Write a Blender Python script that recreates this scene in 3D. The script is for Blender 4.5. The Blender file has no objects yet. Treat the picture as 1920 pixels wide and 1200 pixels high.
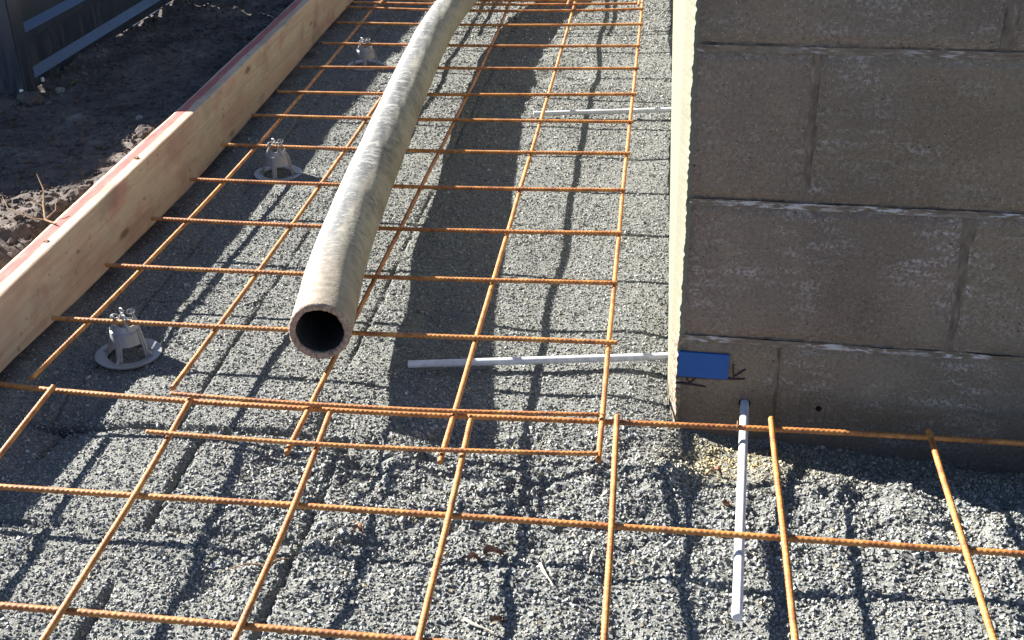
import bpy, bmesh, math, random
import numpy as np
from mathutils import Vector, Matrix

# ---------------------------------------------------------------- camera, sky, sun, exposure
scene = bpy.context.scene
col = scene.collection
cam_data = bpy.data.cameras.new("camera")
cam_data.sensor_width = 36.0
cam_data.lens = 42.2575
cam_data.clip_start = 0.01
cam_data.clip_end = 500.0
cam = bpy.data.objects.new("camera", cam_data)
R = ((0.992221, -0.037084, 0.118838), (0.122313, 0.468132, -0.875153), (-0.023177, 0.88288, 0.469026))
CP = (0.87085, -1.55862, 0.86921)
cam.matrix_world = Matrix(((R[0][0], R[0][1], R[0][2], CP[0]), (R[1][0], R[1][1], R[1][2], CP[1]),
                           (R[2][0], R[2][1], R[2][2], CP[2]), (0, 0, 0, 1)))
col.objects.link(cam)
scene.camera = cam

SUN_EL, SUN_AZ = 30.0, -24.0          # light travels towards azimuth -22 deg (x right, y away)
world = bpy.data.worlds.new("World")
scene.world = world
world.use_nodes = True
wn = world.node_tree.nodes
sky = wn.new('ShaderNodeTexSky')
sky.sky_type = 'NISHITA'
sky.sun_disc = False
sky.sun_elevation = math.radians(SUN_EL)
sky.sun_rotation = math.radians(-(90 + SUN_AZ))
sky.air_density = 0.6
sky.dust_density = 0.1
world.node_tree.links.new(sky.outputs[0], wn['Background'].inputs[0])
wn['Background'].inputs[1].default_value = 0.05
sd = bpy.data.lights.new("sun", 'SUN')
sd.energy = 5.0
sd.angle = math.radians(0.5)
sd.color = (1.0, 0.95, 0.885)
so = bpy.data.objects.new("sun", sd)
ce, se = math.cos(math.radians(SUN_EL)), math.sin(math.radians(SUN_EL))
ldir = Vector((ce * math.cos(math.radians(SUN_AZ)), ce * math.sin(math.radians(SUN_AZ)), -se))
so.rotation_euler = ldir.to_track_quat('-Z', 'Y').to_euler()
so.location = (-4, 2, 4)
col.objects.link(so)
vs = scene.view_settings
vs.view_transform = 'Standard'
vs.look = 'None'
vs.gamma = 1.0
vs.use_curve_mapping = False
vs.exposure = 2.35
scene.cycles.max_bounces = 6

rng = np.random.default_rng(7)
random.seed(5)

# ---------------------------------------------------------------- helpers
def hash2(ix, iy, s):
    h = (ix.astype(np.int64) * 374761393 + iy.astype(np.int64) * 668265263 + s * 1274126177) & 0xffffffff
    h = ((h ^ (h >> 13)) * 1274126177) & 0xffffffff
    h = (h ^ (h >> 16)) & 0xffffffff
    return h / 4294967295.0

def vnoise(x, y, s=0):
    ix, iy = np.floor(x), np.floor(y)
    fx, fy = x - ix, y - iy
    fx = fx * fx * (3 - 2 * fx); fy = fy * fy * (3 - 2 * fy)
    a, b = hash2(ix, iy, s), hash2(ix + 1, iy, s)
    c, d = hash2(ix, iy + 1, s), hash2(ix + 1, iy + 1, s)
    return (a + (b - a) * fx) * (1 - fy) + (c + (d - c) * fx) * fy - 0.5

def fbm(x, y, scale, octv=3, s=0):
    r = 0; a = 1.0; f = 1.0 / scale
    for k in range(octv):
        r = r + a * vnoise(x * f, y * f, s + k * 17)
        a *= 0.5; f *= 2.03
    return r

def sstep(a, b, x):
    t = np.clip((x - a) / (b - a), 0, 1)
    return t * t * (3 - 2 * t)

def mesh_np(name, V, F, mats, smooth=False, parent=None, fmat=None):
    """V (n,3), F (m,k) arrays -> one linked mesh object"""
    V = np.asarray(V, dtype=np.float32); F = np.asarray(F, dtype=np.int32)
    me = bpy.data.meshes.new(name)
    k = F.shape[1]
    me.vertices.add(len(V)); me.vertices.foreach_set('co', V.ravel())
    me.loops.add(F.size); me.loops.foreach_set('vertex_index', F.ravel())
    me.polygons.add(len(F))
    me.polygons.foreach_set('loop_start', np.arange(0, F.size, k, dtype=np.int32))
    me.polygons.foreach_set('loop_total', np.full(len(F), k, dtype=np.int32))
    me.polygons.foreach_set('use_smooth', np.full(len(F), smooth))
    if not isinstance(mats, (list, tuple)): mats = [mats]
    for m in mats: me.materials.append(m)
    if fmat is not None: me.polygons.foreach_set('material_index', np.asarray(fmat, dtype=np.int32))
    me.update(); me.validate()
    o = bpy.data.objects.new(name, me)
    col.objects.link(o)
    if parent is not None: o.parent = parent
    return o

class MB:
    def __init__(s): s.v = []; s.f = []; s.m = []
    def add(s, V, F, mi=0):
        b = len(s.v); s.v += [tuple(p) for p in V]
        for f in F: s.f.append(tuple(b + i for i in f)); s.m.append(mi)
    def box(s, lo, hi, mi=0, mat=None):
        V = [Vector((x, y, z)) for z in (lo[2], hi[2]) for y in (lo[1], hi[1]) for x in (lo[0], hi[0])]
        if mat: V = [mat @ p for p in V]
        s.add(V, [(0, 2, 3, 1), (4, 5, 7, 6), (0, 1, 5, 4), (2, 6, 7, 3), (0, 4, 6, 2), (1, 3, 7, 5)], mi)
    def tube(s, pts, r, n=8, cap=True, mi=0, closed=False):
        pts = [Vector(p) for p in pts]; N = len(pts)
        rs = r if isinstance(r, (list, tuple)) else [r] * N
        V = []; F = []; up = None
        for i, p in enumerate(pts):
            if closed: t = (pts[(i + 1) % N] - pts[i - 1]).normalized()
            else: t = (pts[min(i + 1, N - 1)] - pts[max(i - 1, 0)]).normalized()
            if up is None:
                up = Vector((0, 0, 1)) if abs(t.z) < .9 else Vector((1, 0, 0))
            a = t.cross(up).normalized(); b = a.cross(t).normalized(); up = b
            for k in range(n):
                c = 2 * math.pi * k / n
                V.append(p + a * (rs[i] * math.cos(c)) + b * (rs[i] * math.sin(c)))
        for i in range(N if closed else N - 1):
            j = (i + 1) % N
            for k in range(n):
                F.append((i * n + k, i * n + (k + 1) % n, j * n + (k + 1) % n, j * n + k))
        if cap and not closed:
            F.append(tuple(range(n - 1, -1, -1))); F.append(tuple((N - 1) * n + k for k in range(n)))
        s.add(V, F, mi)
    def lathe(s, prof, n=32, mi=0, closed=True, off=(0, 0, 0)):
        m = len(prof); V = []; F = []
        for k in range(n):
            c = 2 * math.pi * k / n
            for (r, z) in prof: V.append((off[0] + r * math.cos(c), off[1] + r * math.sin(c), off[2] + z))
        for k in range(n):
            j = (k + 1) % n
            for i in range(m if closed else m - 1):
                i2 = (i + 1) % m
                F.append((k * m + i, j * m + i, j * m + i2, k * m + i2))
        s.add(V, F, mi)
    def build(s, name, mats, parent=None, smooth=False, bevel=0):
        me = bpy.data.meshes.new(name)
        me.from_pydata(s.v, [], s.f)
        if not isinstance(mats, (list, tuple)): mats = [mats]
        for m in mats: me.materials.append(m)
        me.polygons.foreach_set('material_index', s.m)
        bm = bmesh.new(); bm.from_mesh(me)
        bmesh.ops.recalc_face_normals(bm, faces=bm.faces)
        if bevel: bmesh.ops.bevel(bm, geom=bm.edges[:], offset=bevel, segments=2, affect='EDGES', clamp_overlap=True)
        bm.to_mesh(me); bm.free()
        me.polygons.foreach_set('use_smooth', [smooth] * len(me.polygons))
        if smooth:
            try: me.set_sharp_from_angle(angle=math.radians(40))
            except Exception: pass
        o = bpy.data.objects.new(name, me); col.objects.link(o)
        if parent is not None: o.parent = parent
        return o

def tag(o, label=None, cat=None, group=None, kind=None):
    if label: o['label'] = label
    if cat: o['category'] = cat
    if group: o['group'] = group
    if kind: o['kind'] = kind
    return o

def empty(name, loc=(0, 0, 0), rz=0.0):
    o = bpy.data.objects.new(name, None); o.location = loc; o.rotation_euler = (0, 0, rz)
    o.empty_display_size = .05
    col.objects.link(o); return o

# ---- materials
class Mat:
    def __init__(s, name, rough=0.9, spec=0.3, metal=0.0):
        s.m = bpy.data.materials.new(name); s.m.use_nodes = True
        s.t = s.m.node_tree; s.n = s.t.nodes; s.b = s.n['Principled BSDF']
        s.b.inputs['Roughness'].default_value = rough
        s.b.inputs['Specular IOR Level'].default_value = spec
        s.b.inputs['Metallic'].default_value = metal
        s.tc = s.n.new('ShaderNodeTexCoord'); s.vec = s.tc.outputs['Object']
    def link(s, a, b): s.t.links.new(a, b)
    def mapping(s, scale, rot=(0, 0, 0), loc=(0, 0, 0)):
        m = s.n.new('ShaderNodeMapping'); m.inputs['Scale'].default_value = scale
        m.inputs['Rotation'].default_value = rot; m.inputs['Location'].default_value = loc
        s.link(s.vec, m.inputs['Vector']); return m.outputs[0]
    def noise(s, scale, detail=4, rough=.55, vec=None, dist=0.0):
        k = s.n.new('ShaderNodeTexNoise'); k.inputs['Scale'].default_value = scale
        k.inputs['Detail'].default_value = detail; k.inputs['Roughness'].default_value = rough
        k.inputs['Distortion'].default_value = dist
        s.link(vec or s.vec, k.inputs['Vector']); return k.outputs['Fac']
    def voro(s, scale, feature='F1', vec=None, out='Distance'):
        k = s.n.new('ShaderNodeTexVoronoi'); k.inputs['Scale'].default_value = scale; k.feature = feature
        s.link(vec or s.vec, k.inputs['Vector']); return k.outputs[out]
    def wave(s, scale, vec=None, dist=2.0, detail=2, dscale=1.0, direction='X', wtype='BANDS'):
        k = s.n.new('ShaderNodeTexWave'); k.wave_type = wtype
        k.inputs['Scale'].default_value = scale; k.inputs['Distortion'].default_value = dist
        k.inputs['Detail'].default_value = detail; k.inputs['Detail Scale'].default_value = dscale
        if wtype == 'BANDS': k.bands_direction = direction
        s.link(vec or s.vec, k.inputs['Vector']); return k.outputs['Fac']
    def ramp(s, fac, stops):
        r = s.n.new('ShaderNodeValToRGB'); e = r.color_ramp.elements
        while len(e) < len(stops): e.new(0.5)
        for i, (p, c) in enumerate(stops):
            e[i].position = p
            c = (c, c, c) if isinstance(c, (int, float)) else c
            e[i].color = (c[0], c[1], c[2], 1)
        s.link(fac, r.inputs[0]); return r.outputs[0]
    def mix(s, fac, a, b, mode='MIX'):
        k = s.n.new('ShaderNodeMix'); k.data_type = 'RGBA'; k.blend_type = mode
        for val, i in ((fac, 0), (a, 6), (b, 7)):
            if isinstance(val, (int, float)): 
                k.inputs[i].default_value = val if i == 0 else (val, val, val, 1)
            elif isinstance(val, tuple): k.inputs[i].default_value = (*val, 1)
            else: s.link(val, k.inputs[i])
        return k.outputs[2]
    def math(s, op, a, b=0.0):
        k = s.n.new('ShaderNodeMath'); k.operation = op
        for val, i in ((a, 0), (b, 1)):
            if isinstance(val, (int, float)): k.inputs[i].default_value = val
            else: s.link(val, k.inputs[i])
        return k.outputs[0]
    def sep(s, vec=None):
        k = s.n.new('ShaderNodeSeparateXYZ'); s.link(vec or s.vec, k.inputs[0]); return k.outputs
    def attr(s, name):
        k = s.n.new('ShaderNodeAttribute'); k.attribute_name = name; return k
    def objrand(s):
        return s.n.new('ShaderNodeObjectInfo').outputs['Random']
    def color(s, c):
        if isinstance(c, tuple): s.b.inputs['Base Color'].default_value = (*c, 1)
        else: s.link(c, s.b.inputs['Base Color'])
        return s
    def rough(s, r): s.link(r, s.b.inputs['Roughness']); return s
    def bump(s, h, strength=.5, dist=.002):
        k = s.n.new('ShaderNodeBump'); k.inputs['Strength'].default_value = strength
        k.inputs['Distance'].default_value = dist
        s.link(h, k.inputs['Height'])
        prev = s.b.inputs['Normal'].links
        if prev: s.link(prev[0].from_socket, k.inputs['Normal'])
        s.link(k.outputs[0], s.b.inputs['Normal']); return s

# gravel fines under the chips
g = Mat('gravel_fines', .95, .2)
gfac = g.ramp(g.math('ADD', g.math('MULTIPLY', g.sep()[1], -2.4), .3), [(0., 1.0), (1., 1.1)])
gc = g.ramp(g.noise(420, 3, .6), [(.3, (.05, .052, .048)), (.48, (.135, .139, .128)), (.68, (.23, .235, .215))])
gc = g.mix(1.0, gc, gfac, 'MULTIPLY')
at = g.attr('soil').outputs['Fac']
g.color(g.mix(at, gc, g.ramp(g.noise(60, 5, .6), [(.3, (.02, .017, .015)), (.7, (.06, .05, .042))])))
g.bump(g.noise(430, 3, .65), 1.0, .0035)
M_FINES = g.m
g = Mat('gravel_chip', .85, .3)
at = g.attr('tint')
g.color(g.mix(.55, at.outputs['Color'], g.ramp(g.noise(300, 2, .6), [(.25, .45), (.75, 1.25)]), 'MULTIPLY'))
M_CHIP = g.m
g = Mat('dark_soil', .97, .15)
n1 = g.noise(9, 6, .62); n2 = g.noise(70, 5, .65)
c1 = g.ramp(n1, [(.3, (.066, .053, .046)), (.55, (.115, .096, .083)), (.75, (.185, .157, .134))])
g.color(g.mix(.7, c1, g.ramp(n2, [(.3, .45), (.7, 1.3)]), 'MULTIPLY'))
g.bump(n2, .6, .005); g.bump(g.noise(240, 3, .6), .6, .002)
M_SOIL = g.m
# rusty reinforcing steel
g = Mat('rusty_steel', .58, .5)
r1 = g.noise(38, 5, .65); r2 = g.noise(210, 4, .6)
cc = g.ramp(r1, [(.25, (.115, .040, .013)), (.45, (.31, .118, .026)), (.62, (.46, .205, .045)), (.8, (.34, .17, .078))])
cc = g.mix(.5, cc, g.ramp(r2, [(.3, .5), (.7, 1.4)]), 'MULTIPLY')
cc = g.mix(g.math('MULTIPLY', g.objrand(), .55), cc, g.mix(1.0, cc, (.78, .62, .62), 'MULTIPLY'))
g.color(cc); g.bump(r2, .35, .0008)
M_RUST = g.m
g = Mat('tie_wire_steel', .6, .4, .3); g.color((.20, .11, .06)); M_WIRE = g.m
# galvanised dowel
g = Mat('galvanised_dowel', .42, .5, .0)
g.color(g.mix(.5, (.52, .535, .56), g.ramp(g.noise(90, 4, .6, g.mapping((1, 1, 1))), [(.3, .5), (.7, 1.15)]), 'MULTIPLY'))
g.bump(g.noise(300, 2), .2, .0006)
M_DOWEL = g.m
# rubber concrete hose
g = Mat('hose_rubber', .75, .3)
P = g.attr('uvl').outputs['Vector']         # (along, around, 0)
mp = g.n.new('ShaderNodeMapping'); mp.inputs['Scale'].default_value = (7, 3.0, 1); g.link(P, mp.inputs['Vector'])
big = g.noise(1.0, 4, .6, mp.outputs[0], .6)
mp2 = g.n.new('ShaderNodeMapping'); mp2.inputs['Scale'].default_value = (70, 3.2, 2.2); mp2.inputs['Rotation'].default_value = (0, 0, .35); g.link(P, mp2.inputs['Vector'])
scuff = g.noise(1.0, 5, .68, mp2.outputs[0], 1.2)
alongf = g.sep(P)
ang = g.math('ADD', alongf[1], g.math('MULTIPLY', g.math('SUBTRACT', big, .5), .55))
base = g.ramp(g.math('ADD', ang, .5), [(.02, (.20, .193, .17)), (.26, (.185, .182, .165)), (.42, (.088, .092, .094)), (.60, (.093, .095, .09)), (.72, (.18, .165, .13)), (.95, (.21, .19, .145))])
base = g.mix(.8, base, g.ramp(big, [(.32, .55), (.5, .95), (.68, 1.3)]), 'MULTIPLY')
base = g.mix(g.ramp(scuff, [(.50, 0.), (.60, .75)]), base, (.25, .243, .215))
base = g.mix(g.ramp(scuff, [(.32, .8), (.43, 0.)]), base, (.065, .067, .069))
endm = g.ramp(alongf[0], [(0.0, 1.0), (.10, .8), (.26, 0.)])
base = g.mix(g.math('MULTIPLY', endm, .8), base, g.ramp(g.noise(45, 5, .6), [(.3, (.14, .108, .077)), (.65, (.27, .23, .178))]))
specks = g.ramp(g.voro(48), [(.06, .2), (.12, 1.0)])
base = g.mix(g.ramp(g.noise(11, 2), [(.52, 0.), (.58, .8)]), base, g.mix(1.0, base, specks, 'MULTIPLY'))
g.color(base); g.bump(scuff, .4, .002); g.bump(g.noise(160, 4, .6), .5, .0012)
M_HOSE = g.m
g = Mat('hose_rim', .9, .2); g.color(g.ramp(g.noise(180, 4, .65), [(.3, (.15, .098, .07)), (.5, (.28, .20, .15)), (.75, (.39, .31, .24))])); g.bump(g.noise(260, 3), 1., .003)
M_RIM = g.m
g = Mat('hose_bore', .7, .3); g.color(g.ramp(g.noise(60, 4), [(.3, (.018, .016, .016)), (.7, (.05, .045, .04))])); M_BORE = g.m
# pine formwork: face and painted top
def pine(name, paint):
    g = Mat(name, .75, .25)
    st = g.mapping((14, .55, 22)); grain = g.noise(4, 4, .55, st, .5)
    fine = g.noise(60, 3, .6, g.mapping((6, .35, 8)))
    blotch = g.noise(8, 3, .5, g.mapping((1, .8, 1.4)))
    cc = g.ramp(blotch, [(.3, (.39, .25, .175)), (.45, (.46, .325, .225)), (.58, (.465, .365, .25)), (.72, (.45, .24, .18))])
    cc = g.mix(.55, cc, g.ramp(grain, [(.3, .66), (.5, 1.0), (.7, 1.15)]), 'MULTIPLY')
    cc = g.mix(.3, cc, g.ramp(fine, [(.3, .6), (.7, 1.2)]), 'MULTIPLY')
    # knots: stretched cells, only a few of them
    kv = g.mapping((9, 5.0, 16)); kd = g.voro(1.0, 'F1', kv)
    cc = g.mix(g.ramp(kd, [(.09, .8), (.17, .0)]), cc, (.115, .062, .034))
    sp = g.math('MULTIPLY', g.ramp(g.noise(75, 2, .5, g.mapping((1, .7, 1.2))), [(.66, 0.), (.70, .7)]), g.ramp(g.noise(5, 2), [(.45, .2), (.6, 1.)]))
    cc = g.mix(sp, cc, (.14, .085, .055))
    mud = g.noise(7, 5, .6); cc = g.mix(g.ramp(mud, [(.56, 0.), (.72, .55)]), cc, (.17, .125, .09))
    if paint:
        x = g.attr('across').outputs['Fac']    # 0 outer edge .. 1 inner edge
        w = g.math('ADD', x, g.math('MULTIPLY', g.math('SUBTRACT', g.noise(30, 4, .6, g.mapping((3, .6, 1))), .5), .22))
        m = g.ramp(w, [(.10, .0), (.16, .92), (.56, .92), (.66, .0)])
        pk = g.ramp(g.noise(26, 4, .6, g.mapping((4, .8, 1))), [(.3, (.29, .05, .05)), (.55, (.34, .085, .075)), (.75, (.36, .15, .115))])
        cc = g.mix(m, cc, pk)
    g.color(cc); g.bump(fine, .35, .0015); g.bump(grain, .25, .002)
    return g.m
M_PINE, M_PINETOP = pine('pine_board', False), pine('pine_board_painted_edge', True)
# concrete block
g = Mat('concrete_block', .93, .2)
rnd = g.objrand()
big = g.noise(5.5, 5, .6); mid = g.noise(28, 5, .65); fine = g.noise(190, 4, .7)
cc = g.ramp(big, [(.3, (.140, .100, .070)), (.5, (.205, .153, .109)), (.7, (.27, .205, .147))])
cc = g.mix(.5, cc, g.ramp(rnd, [(0., (.206, .142, .118)), (.5, (.186, .140, .106)), (1., (.20, .163, .107))]))
cc = g.mix(.6, cc, g.ramp(fine, [(.28, .45), (.7, 1.3)]), 'MULTIPLY')
streak = g.noise(16, 5, .7, g.mapping((1, 1, 4.5)))
eff = g.math('MULTIPLY', g.ramp(g.noise(6.5, 4, .55, g.mapping((1, 1, 1), (0, 0, 0), (3.1, 0, 1.7))), [(.46, 0.), (.62, 1.)]), g.ramp(streak, [(.47, 0.), (.62, .8)]))
eff = g.math('MULTIPLY', eff, g.ramp(fine, [(.47, .0), (.57, 1.)]))
cc = g.mix(g.ramp(g.noise(3.1, 3, .5, g.mapping((1, 1, 1.5))), [(.45, 0.), (.65, .5)]), cc, (.135, .112, .095))
cc = g.mix(eff, cc, (.44, .385, .37))
pits = g.ramp(g.noise(230, 2, .5, g.mapping((1, 1, 1.5))), [(.27, 1.), (.33, 0.)])
cc = g.mix(g.math('MULTIPLY', pits, g.ramp(mid, [(.42, 0.), (.56, 1.)])), cc, (.035, .028, .022))
grit = g.ramp(g.noise(420, 2, .6), [(.62, 0.), (.70, .7)])
cc = g.mix(grit, cc, (.42, .38, .33))
cc = g.mix(.6, cc, g.ramp(g.noise(2.6, 4, .6, None, .8), [(.32, .62), (.5, 1.0), (.68, 1.22)]), 'MULTIPLY')
damp = g.attr('damp').outputs['Fac']
cc = g.mix(damp, cc, g.mix(1.0, cc, (.62, .62, .62), 'MULTIPLY'))
g.color(cc)
g.bump(mid, .25, .003); g.bump(fine, .6, .0016); g.bump(g.math('SUBTRACT', 1.0, pits), .8, .002)
M_BLOCK = g.m
g = Mat('mortar', .95, .15)
mm = g.noise(75, 5, .7, g.mapping((.55, 1, 2.2)))
pat = g.noise(9, 3, .5)
mc = g.ramp(mm, [(.3, (.12, .088, .066)), (.50, (.185, .142, .106)), (.58, (.225, .18, .142))])
wh = g.math('MULTIPLY', g.ramp(mm, [(.50, 0.), (.55, 1.)]), g.ramp(pat, [(.47, 0.), (.58, .9)]))
g.color(g.mix(wh, mc, (.46, .43, .42))); g.bump(mm, .8, .004)
M_MORTAR = g.m
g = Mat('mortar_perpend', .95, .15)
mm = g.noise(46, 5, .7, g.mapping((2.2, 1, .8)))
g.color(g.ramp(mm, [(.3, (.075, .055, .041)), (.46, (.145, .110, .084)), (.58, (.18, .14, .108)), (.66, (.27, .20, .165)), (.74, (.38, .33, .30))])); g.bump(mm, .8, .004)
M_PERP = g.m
g = Mat('cream_render', .9, .25)
v = g.mapping((1, .12, 60)); s1 = g.noise(3.0, 5, .6, v)
sep_z = g.attr('foot').outputs['Fac']
cc = g.ramp(s1, [(.3, (.140, .137, .098)), (.5, (.156, .153, .112)), (.7, (.168, .165, .122))])
cc = g.mix(sep_z, cc, g.ramp(g.noise(150, 4, .6), [(.4, (.09, .065, .05)), (.55, (.22, .175, .125)), (.7, (.30, .28, .215))]))
g.color(cc); g.bump(g.noise(260, 3), .4, .002)
M_RENDER = g.m
g = Mat('blue_plate', .55, .35)
g.color(g.mix(g.ramp(g.noise(40, 3), [(.70, 0.), (.73, .6)]), (.007, .070, .25), (.08, .17, .4))); M_BLUE = g.m
g = Mat('marker_ink', .6, .3); g.color((.035, .014, .016)); M_INK = g.m
# charcoal steel fence
g = Mat('charcoal_steel', .30, .5, .75)
dirt = g.ramp(g.sep()[2], [(0.0, 1.), (.16, .12), (.3, .0)])
dn = g.noise(26, 5, .65, g.mapping((2, 3, .35)))
dm = g.math('MULTIPLY', dirt, g.ramp(dn, [(.45, .0), (.62, .6)]))
g.color(g.mix(dm, (.062, .080, .115), (.10, .085, .065)))
g.rough(g.math('ADD', g.math('MULTIPLY', dm, .45), .28)); M_FENCE = g.m
g = Mat('white_cap', .5, .4); g.color((.72, .71, .66)); M_CAP = g.m
g = Mat('grey_plastic', .42, .45)
g.color(g.mix(.35, (.25, .247, .245), g.ramp(g.noise(60, 3), [(.3, .75), (.7, 1.1)]), 'MULTIPLY')); M_CHAIR = g.m
g = Mat('grass_blade', .6, .3); g.color((.08, .15, .022)); M_GRASS = g.m
g = Mat('dry_twig', .85, .2); g.color(g.ramp(g.noise(120, 3), [(.3, (.16, .09, .045)), (.7, (.27, .18, .10))])); M_TWIG = g.m
g = Mat('dry_leaf', .8, .2); g.color(g.ramp(g.noise(150, 3), [(.3, (.13, .06, .035)), (.6, (.24, .135, .085)), (.75, (.30, .21, .135))])); M_LEAF = g.m
g = Mat('split_wood', .8, .2); g.color(g.ramp(g.noise(50, 3, .6, g.mapping((4, 4, 1))), [(.3, (.24, .21, .17)), (.7, (.34, .31, .265))])); M_SLIVER = g.m
g = Mat('pale_stone', .85, .3); g.color(g.ramp(g.noise(120, 4), [(.3, (.16, .145, .13)), (.7, (.28, .26, .235))])); M_STONE = g.m

# ---------------------------------------------------------------- ground relief (metres, z = 0 is the mesh level)
BLx = [0.0, .2, .402, .60, .80]; BTy = [0, .196, .393, .595, .80, 1.0, 1.19, 1.405]
ALx = [.025, .245, .445, .634, .827, 1.026, 1.226]; ATy = [-.19, -.418, -.627]
def board_x(y): return -.1185 - .0235 * y
def gravel_h(x, y):
    z = np.full_like(x, -.0605)
    # dip against the foot of the block wall, deeper to the right
    dip = np.exp(-((y + .10) / .13) ** 2) * sstep(.80, 1.0, x) * (.030 + .022 * sstep(.95, 1.4, x))
    dip = np.where(y > -.1, sstep(.80, 1.0, x) * .03 * np.exp(-((y + .1) / .25) ** 2), dip)
    z = z - dip
    z = z - .012 * sstep(.55, .8, x) * np.exp(-((y - .9) / .9) ** 2) * .5
    # the bed meets the board along a nearly straight line, a little higher near the camera
    hb = np.interp(y, [-.3, -.05, .2, .75, 1.4, 2.0], [-.040, -.042, -.058, -.078, -.072, -.062])
    z = z + (hb - z) * np.exp(-((x - board_x(y)) / .05) ** 2)
    rough = .14 + 1.1 * np.exp(-((y + .30) / .16) ** 2) * sstep(.25, .45, x) + .12 * sstep(-.3, -.5, y) + .5 * sstep(.05, .25, fbm(x, y, .11, 2, 131)) * sstep(.0, -.3, y) * sstep(.25, .5, x)
    rough = rough + .7 * np.exp(-(((x - .53) / .10) ** 2 + ((y - 1.45) / .28) ** 2)) + .5 * np.exp(-(((x - .05) / .12) ** 2 + ((y + .05) / .2) ** 2))
    z = z + .010 * fbm(x, y, .24, 2, 3) * sstep(.0, .06, np.abs(x - board_x(y))) + rough * sstep(.0, .05, x - board_x(y)) * (.014 * fbm(x, y, .06, 2, 11) + .0055 * fbm(x, y, .015, 2, 29))
    # grooves the mesh pressed into the bed right under its wires, on the left half
    msk = sstep(.62, .45, x) * sstep(-.12, .02, x)
    jit = .004 * fbm(x, y, .05, 2, 41)
    d = np.full_like(x, 9.0)
    up = y > -.19
    for b in BLx[:3]: d = np.where(up, np.minimum(d, np.abs(x - b + jit) + .004), d)
    for b in ALx[:4]: d = np.where(~up, np.minimum(d, np.abs(x - b + jit)), d)
    for b in ATy: d = np.where(y < -.1, np.minimum(d, np.abs(y - b + jit) ), d)
    for b in BTy[1:]: d = np.where(up, np.minimum(d, np.abs(y - b + jit) + .006), d)
    patch = sstep(-.25, .05, fbm(x, y, .16, 2, 57) + .1)
    z = z - .0135 * msk * patch * np.exp(-(d / .0056) ** 2)
    # hollows
    for (hx, hy, rr, dd) in ((.50, .17, .035, .012), (.36, -.50, .028, .014), (.028, -.19, .035, .012), (.62, 1.62, .05, .014), (.60, 1.0, .03, .01)):
        z = z - dd * np.exp(-(((x - hx) / rr) ** 2 + ((y - hy) / (rr * 1.4)) ** 2))
    return z

def grid(xs, ys):
    X, Y = np.meshgrid(xs, ys)
    nx, ny = len(xs), len(ys)
    i = np.arange(ny - 1)[:, None] * nx + np.arange(nx - 1)[None, :]
    F = np.stack([i, i + 1, i + nx + 1, i + nx], -1).reshape(-1, 4)
    return X.ravel(), Y.ravel(), F

# far ground sheet (soil) out to the horizon, lying under everything
X, Y, F = grid(np.linspace(-150, 150, 61), np.linspace(-150, 150, 61))
tag(mesh_np('ground', np.stack([X, Y, -.26 + .02 * vnoise(X, Y, 2)], 1), F, M_SOIL, True), kind='structure')

xs = np.concatenate([np.arange(-.20, .93, .005), np.arange(.93, 1.62, .0065), np.arange(1.62, 2.5, .03)])
ys = np.concatenate([np.arange(-1.25, -.78, .02), np.arange(-.78, 1.0, .005), np.arange(1.0, 2.9, .009)])
X, Y, F = grid(xs, ys)
Z = gravel_h(X, Y)
cx, cy = X[F].mean(1), Y[F].mean(1)
keep = ~((cx > .95) & (cy > .02)) & (cx > board_x(cy) - .03)
F = F[keep]
gb = mesh_np('gravel_bed', np.stack([X, Y, Z], 1), F, M_FINES, False)
soilm = np.clip(sstep(.045, -.01, X - board_x(Y) + .06 * fbm(X, Y, .06, 3, 71)) * .9
                + .9 * np.exp(-(((X - .028) / .03) ** 2 + ((Y + .19) / .03) ** 2)) * (fbm(X, Y, .02, 2, 5) > -.1), 0, 1)
a = gb.data.attributes.new('soil', 'FLOAT', 'POINT'); a.data.foreach_set('value', soilm.astype(np.float32))
tag(gb, kind='structure')

# crushed chips lying on the bed: tens of thousands, nobody could count them
IV = np.array([(x, y, z) for z in (-1, 1) for y in (-1, 1) for x in (-1, 1)], float) * .72
IF = np.array([(0, 2, 3, 1), (4, 5, 7, 6), (0, 1, 5, 4), (2, 6, 7, 3), (0, 4, 6, 2), (1, 3, 7, 5)])
NV = 8
def icos():
    t = (1 + 5 ** .5) / 2
    V = np.array([(-1, t, 0), (1, t, 0), (-1, -t, 0), (1, -t, 0), (0, -1, t), (0, 1, t), (0, -1, -t), (0, 1, -t), (t, 0, -1), (t, 0, 1), (-t, 0, -1), (-t, 0, 1)], float)
    V /= np.linalg.norm(V[0])
    F = np.array([(0, 11, 5), (0, 5, 1), (0, 1, 7), (0, 7, 10), (0, 10, 11), (1, 5, 9), (5, 11, 4), (11, 10, 2), (10, 7, 6), (7, 1, 8), (3, 9, 4), (3, 4, 2), (3, 2, 6), (3, 6, 8), (3, 8, 9), (4, 9, 5), (2, 4, 11), (6, 2, 10), (8, 6, 7), (9, 8, 1)])
    return V, F
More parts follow.
